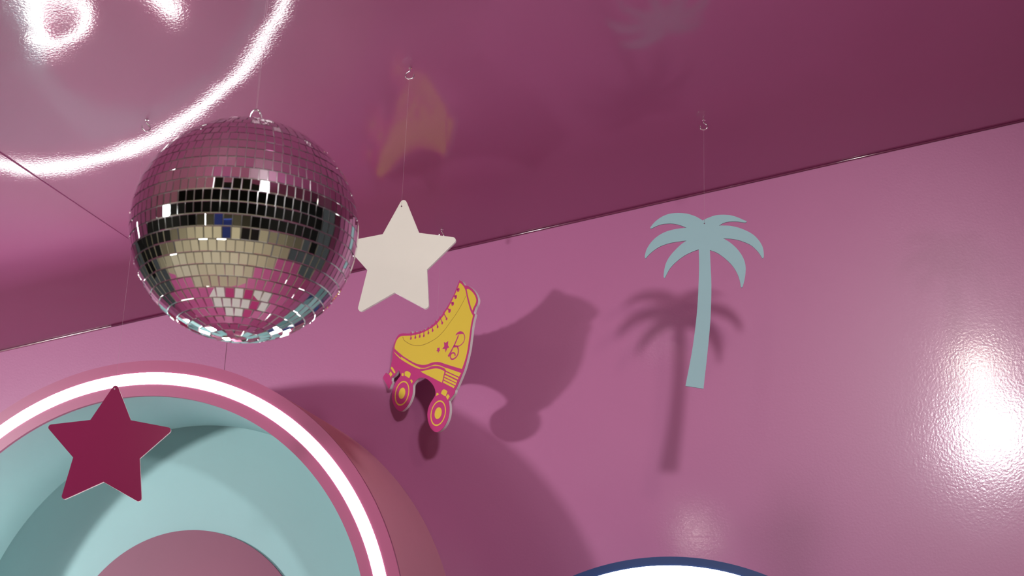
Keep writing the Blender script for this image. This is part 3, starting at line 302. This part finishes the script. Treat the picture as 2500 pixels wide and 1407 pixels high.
# ------------------------------------------------------------------ ceiling hooks
def make_hook(at, rz, label, flip=1):
    root = empty('ceiling_hook', at, rz); tag(root, label, 'hook', 'screw hooks in the pink ceiling')
    r = .0022
    bm = bmesh.new()
    P = [(0, 0, .004), (0, 0, -.008), (.002, 0, -.011), (.009, 0, -.017), (.0118, 0, -.024), (.009, 0, -.031), (0, 0, -.0345), (-.009, 0, -.031), (-.0118, 0, -.024), (-.0125, 0, -.019)]
    tube(bm, catmull([(x*flip, y, z) for x, y, z in P], 5), r, 10)
    link('wire', bm, M_steel, root, True)
    bm = bmesh.new(); tube(bm, [(0, 0, 0), (0, 0, -.0015), (0, 0, -.0018)], [.0055, .0055, .003], 16)
    link('collar', bm, M_steel, root)
    return root
make_hook(WHITE_STAR_HOOK, R_(20), 'small steel screw hook above the white star, its thread running down', -1)
make_hook(MAGENTA_STAR_HOOK, R_(40), 'small steel screw hook left of the mirror ball by the bright ceiling reflection', 1)
make_hook(PALM_HOOK, R_(0), 'small steel screw hook in the dark ceiling above the palm tree cutout', 1)
make_hook(SKATE_HOOK, R_(60), 'small steel screw hook peeping out above the right arm of the white star', 1)

def thread(root, a, b, r=.00028, name='hanging_thread'):
    bm = bmesh.new(); tube(bm, [a, b], r, 6); return link(name, bm, M_thread, root, True)

# ------------------------------------------------------------------ star cutouts
def star(name, label, at, hook, yaw, outline, face_mat, T=.010):
    root = empty(name, at, R_(yaw)); tag(root, label, 'star cutout', 'hanging star cutouts')
    bm = bmesh.new(); slab(bm, outline, .0012, T)
    b = link('backing_board', bm, M_foam, root)
    bm = bmesh.new(); slab(bm, outline, 0, .0012)
    f = link('front_face', bm, face_mat, root)
    bm = bmesh.new(); disc(bm, .0022, -.0006, T+.0006, 0, 0, 16); link('thread_hole', bm, M_gap if face_mat is M_cream else M_foam, root)
    h = Vector(hook)-Vector(at)
    thread(root, (0, -.001, 0), (0, -.001, h.z-.034))
    return root
star('star_cutout', 'cream white star cutout hanging right of the mirror ball', WHITE_STAR_AT, WHITE_STAR_HOOK, WHITE_STAR_YAW, WHITE_STAR_OUTLINE, M_cream)
star('star_cutout', 'dark magenta star cutout hanging in front of the glowing round niche', MAGENTA_STAR_AT, MAGENTA_STAR_HOOK, MAGENTA_STAR_YAW, MAGENTA_STAR_OUTLINE, M_mag)

# ------------------------------------------------------------------ palm cutout
root = empty('palm_tree_cutout', PALM_AT, R_(PALM_YAW)); tag(root, 'pale teal palm tree cutout hanging before the pink wall, casting its shadow', 'palm cutout')
bm = bmesh.new(); slab(bm, PALM_OUTLINE, 0, .004); link('palm_board', bm, M_palm, root)
bm = bmesh.new(); disc(bm, .0020, -.0006, .0046, 0, 0, 16); link('thread_hole', bm, M_gap, root)
thread(root, (0, -.001, 0), (0, -.001, PALM_HOOK[2]-PALM_AT[2]-.034))

# ------------------------------------------------------------------ roller skate cutout
root = empty('roller_skate_cutout', SKATE_AT, R_(SKATE_YAW)); tag(root, 'yellow and magenta roller skate cutout hanging close to the pink wall', 'roller skate cutout')
bm = bmesh.new(); slab(bm, SK_BASE[0], .001, .011); link('backing_board', bm, M_foam, root)
bm = bmesh.new(); slab(bm, SK_BASE[0], 0, .001); link('magenta_print', bm, M_smag, root)
def art(name, polys, m, y=-.0004, yb=.0002):
    bm = bmesh.new()
    for P in polys: slab(bm, P, y, yb)
    return link(name, bm, m, root)
art('boot', SK_BOOT, M_syel); art('cuff', SK_CUFF, M_syel); art('welt_stripe', SK_TRIM, M_syel); art('heel_sole', SK_SOLE, M_syel)
art('axle', SK_AXLE, M_syel); art('axle', SK_AXLEF, M_syel); art('toe_stop', SK_TOE, M_syel)
art('printed_star', SK_STAR[:1], M_smag, -.0008, -.0002); art('printed_star', SK_STAR[1:], M_smag, -.0008, -.0002)
bm = bmesh.new(); ribbon(bm, SK_STITCH[0], .0018, -.0007, -.0002); link('stitching', bm, M_stitch, root)
bm = bmesh.new()
ribbon(bm, SK_B[0], lambda t: .006+.006*max(0, t-.6)*2, -.0008, -.0002)
ribbon(bm, SK_B[1], lambda t: .0035+.010*max(0, 1-abs(t-.16)/.16)*.8+.006*max(0, t-.85)/.15, -.0008, -.0002)
ribbon(bm, SK_B[2], .0055, -.0008, -.0002)
link('printed_letter', bm, M_smag, root)
for P in SK_LACE:
    bm = bmesh.new(); ribbon(bm, P, .0040, -.0008, -.0002)
    x, z = P[-1]; slab(bm, [(x+.0052*math.cos(a), z+.0052*1.0*math.sin(a)-.001) for a in [k*math.pi/6 for k in range(12)]], -.0008, -.0002)
    link('lace', bm, M_smag, root)
for P in SK_HOOKS:
    bm = bmesh.new(); ribbon(bm, P, .0055, -.0008, -.0002)
    x, z = P[-1]; slab(bm, [(x+.0075*math.cos(a), z+.0075*math.sin(a)-.001) for a in [k*math.pi/7 for k in range(14)]], -.0008, -.0002)
    link('boot_hook', bm, M_smag, root)
for k, ((x, z), ro, rd) in SK_WHEELS.items():
    bm = bmesh.new()
    revolve(bm, [(ro, -.0006), (ro-.0048, -.0006), (ro-.0048, .0002), (ro, .0002)], x, z, 64)
    disc(bm, rd, -.0006, .0002, x, z, 48)
    link('wheel', bm, M_syel, root)
thread(root, (0, -.001, 0), (0, -.001, SKATE_HOOK[2]-SKATE_AT[2]-.034))

# ------------------------------------------------------------------ mirror ball
random.seed(4)
BALL = Vector((-1.3329, 2.6574, 1.0495+EYE_Z)); BR = .2375
root = empty('mirror_ball', BALL); tag(root, 'large mirror ball of small square tiles hanging left of the cream star', 'mirror ball')
bm = bmesh.new(); bmesh.ops.create_uvsphere(bm, u_segments=96, v_segments=64, radius=BR-.0022)
link('ball_core', bm, M_grout, root, True)
bm = bmesh.new()
rows = 30; th = math.pi/rows
for i in range(rows):
    lat = -math.pi/2+(i+.5)*th
    n = max(3, int(round(2*math.pi*BR*math.cos(lat)/.0180)))
    off = random.random()*.3+.02*i
    hh = BR*th/2-.0008; hw = math.pi*BR*math.cos(lat)/n-.0007
    if hw < .002: continue
    for k in range(n):
        lon = off+2*math.pi*k/n
        nrm = Vector((math.cos(lat)*math.cos(lon), math.cos(lat)*math.sin(lon), math.sin(lat)))
        ux = Vector((-math.sin(lon), math.cos(lon), 0)); uz = nrm.cross(ux)
        nn = (nrm+ux*random.gauss(0, .016)+uz*random.gauss(0, .016)).normalized()
        ux = (ux-nn*ux.dot(nn)).normalized(); uz = nn.cross(ux)
        a_ = random.gauss(0, .012); ux, uz = ux*math.cos(a_)+uz*math.sin(a_), uz*math.cos(a_)-ux*math.sin(a_)
        c = nrm*(BR-.0004)
        ca, cb = c, c-nn*.0022
        tp = [c+ux*sx*hw+uz*sz*hh for sx, sz in ((-1,-1),(1,-1),(1,1),(-1,1))]
        bt = [v-nn*.0026 for v in tp]
        bv = .0006
        ti = [c+nn*.0003+ux*sx*(hw-bv)+uz*sz*(hh-bv) for sx, sz in ((-1,-1),(1,-1),(1,1),(-1,1))]
        T_ = [bm.verts.new(v) for v in ti]; A = [bm.verts.new(v) for v in tp]; B = [bm.verts.new(v) for v in bt]
        bm.faces.new(T_)
        for j in range(4):
            bm.faces.new((T_[j], A[j], A[(j+1) % 4], T_[(j+1) % 4])); bm.faces.new((A[j], B[j], B[(j+1) % 4], A[(j+1) % 4]))
link('mirror_tiles', bm, M_mirror, root)
bm = bmesh.new(); tube(bm, [(0, 0, BR-.004), (0, 0, BR+.001), (0, 0, BR+.0012)], [.028, .026, .012], 32); link('top_cap', bm, M_steel, root)
bm = bmesh.new()
tube(bm, catmull([(-.0125, 0, BR-.002), (-.0125, 0, BR+.020), (-.0085, 0, BR+.035), (0, 0, BR+.041), (.0085, 0, BR+.035), (.0125, 0, BR+.020), (.0125, 0, BR-.002)], 6), .0026, 12)
o = link('hanging_loop', bm, M_steel, root, True); o.rotation_euler = (0, 0, R_(25))
top = ceil_z(BALL.x)-BALL.z
thread(root, (-.001, 0, BR+.039), (-.0035, 0, top-.002), .00035); thread(root, (.001, 0, BR+.039), (.0035, 0, top-.002), .00035)

# ------------------------------------------------------------------ things on the floor, seen in the mirror tiles
bm = bmesh.new(); disc(bm, .62, 0, .004, 0, 0, 96)
def floor_disc(name, x, y, z, rings, label):
    root = empty(name, (x, y, z)); tag(root, label, 'floor mat')
    for i, (ra, rb, m) in enumerate(rings):
        b = bmesh.new(); seg = 96
        prof = [(ra, 0), (rb, 0), (rb, .004), (ra, .004)]
        rr = [[b.verts.new((r*math.cos(2*math.pi*k/seg), r*math.sin(2*math.pi*k/seg), h)) for k in range(seg)] for r, h in prof]
        for j in range(4):
            A, B = rr[j], rr[(j+1) % 4]
            for k in range(seg): b.faces.new((A[k], A[(k+1) % seg], B[(k+1) % seg], B[k]))
        link('mat_ring', b, m, root)
    return root
bm.free()
floor_disc('floor_mat', -1.32, 2.78, .03, [(.001, .22, M_smag), (.22, .50, M_white), (.50, .66, M_smag), (.66, .98, M_white)], 'round white and magenta target mat on the pink floor under the mirror ball')

root = empty('banner_stand', (-.85, -1.9, 0), R_(-6)); tag(root, 'blue upright banner far out in the hall, seen in the mirror ball', 'banner')
b = bmesh.new(); box(b, -.60, .60, -.01, .01, .08, 1.75); link('banner_panel', b, M_blue2, root)
b = bmesh.new(); box(b, -.62, .62, -.14, .14, 0, .08); link('base', b, M_black, root)
root = empty('photographer_standin', (1.15, -1.3, 0), R_(25)); tag(root, 'tall black box standing in for the photographer, seen in the mirror ball', 'stand-in')  # plain box put in for the photographer's dark reflection
b = bmesh.new(); box(b, -.40, .40, -.3, .3, 0, 1.1); bmesh.ops.bevel(b, geom=b.edges[:], offset=.015, segments=2, affect='EDGES'); link('body', b, M_black, root)
b = bmesh.new(); tube(b, catmull([(-.08, 0, 1.1), (-.07, 0, 1.14), (.07, 0, 1.14), (.08, 0, 1.1)]), .008, 8); link('handle', b, M_steel, root, True)
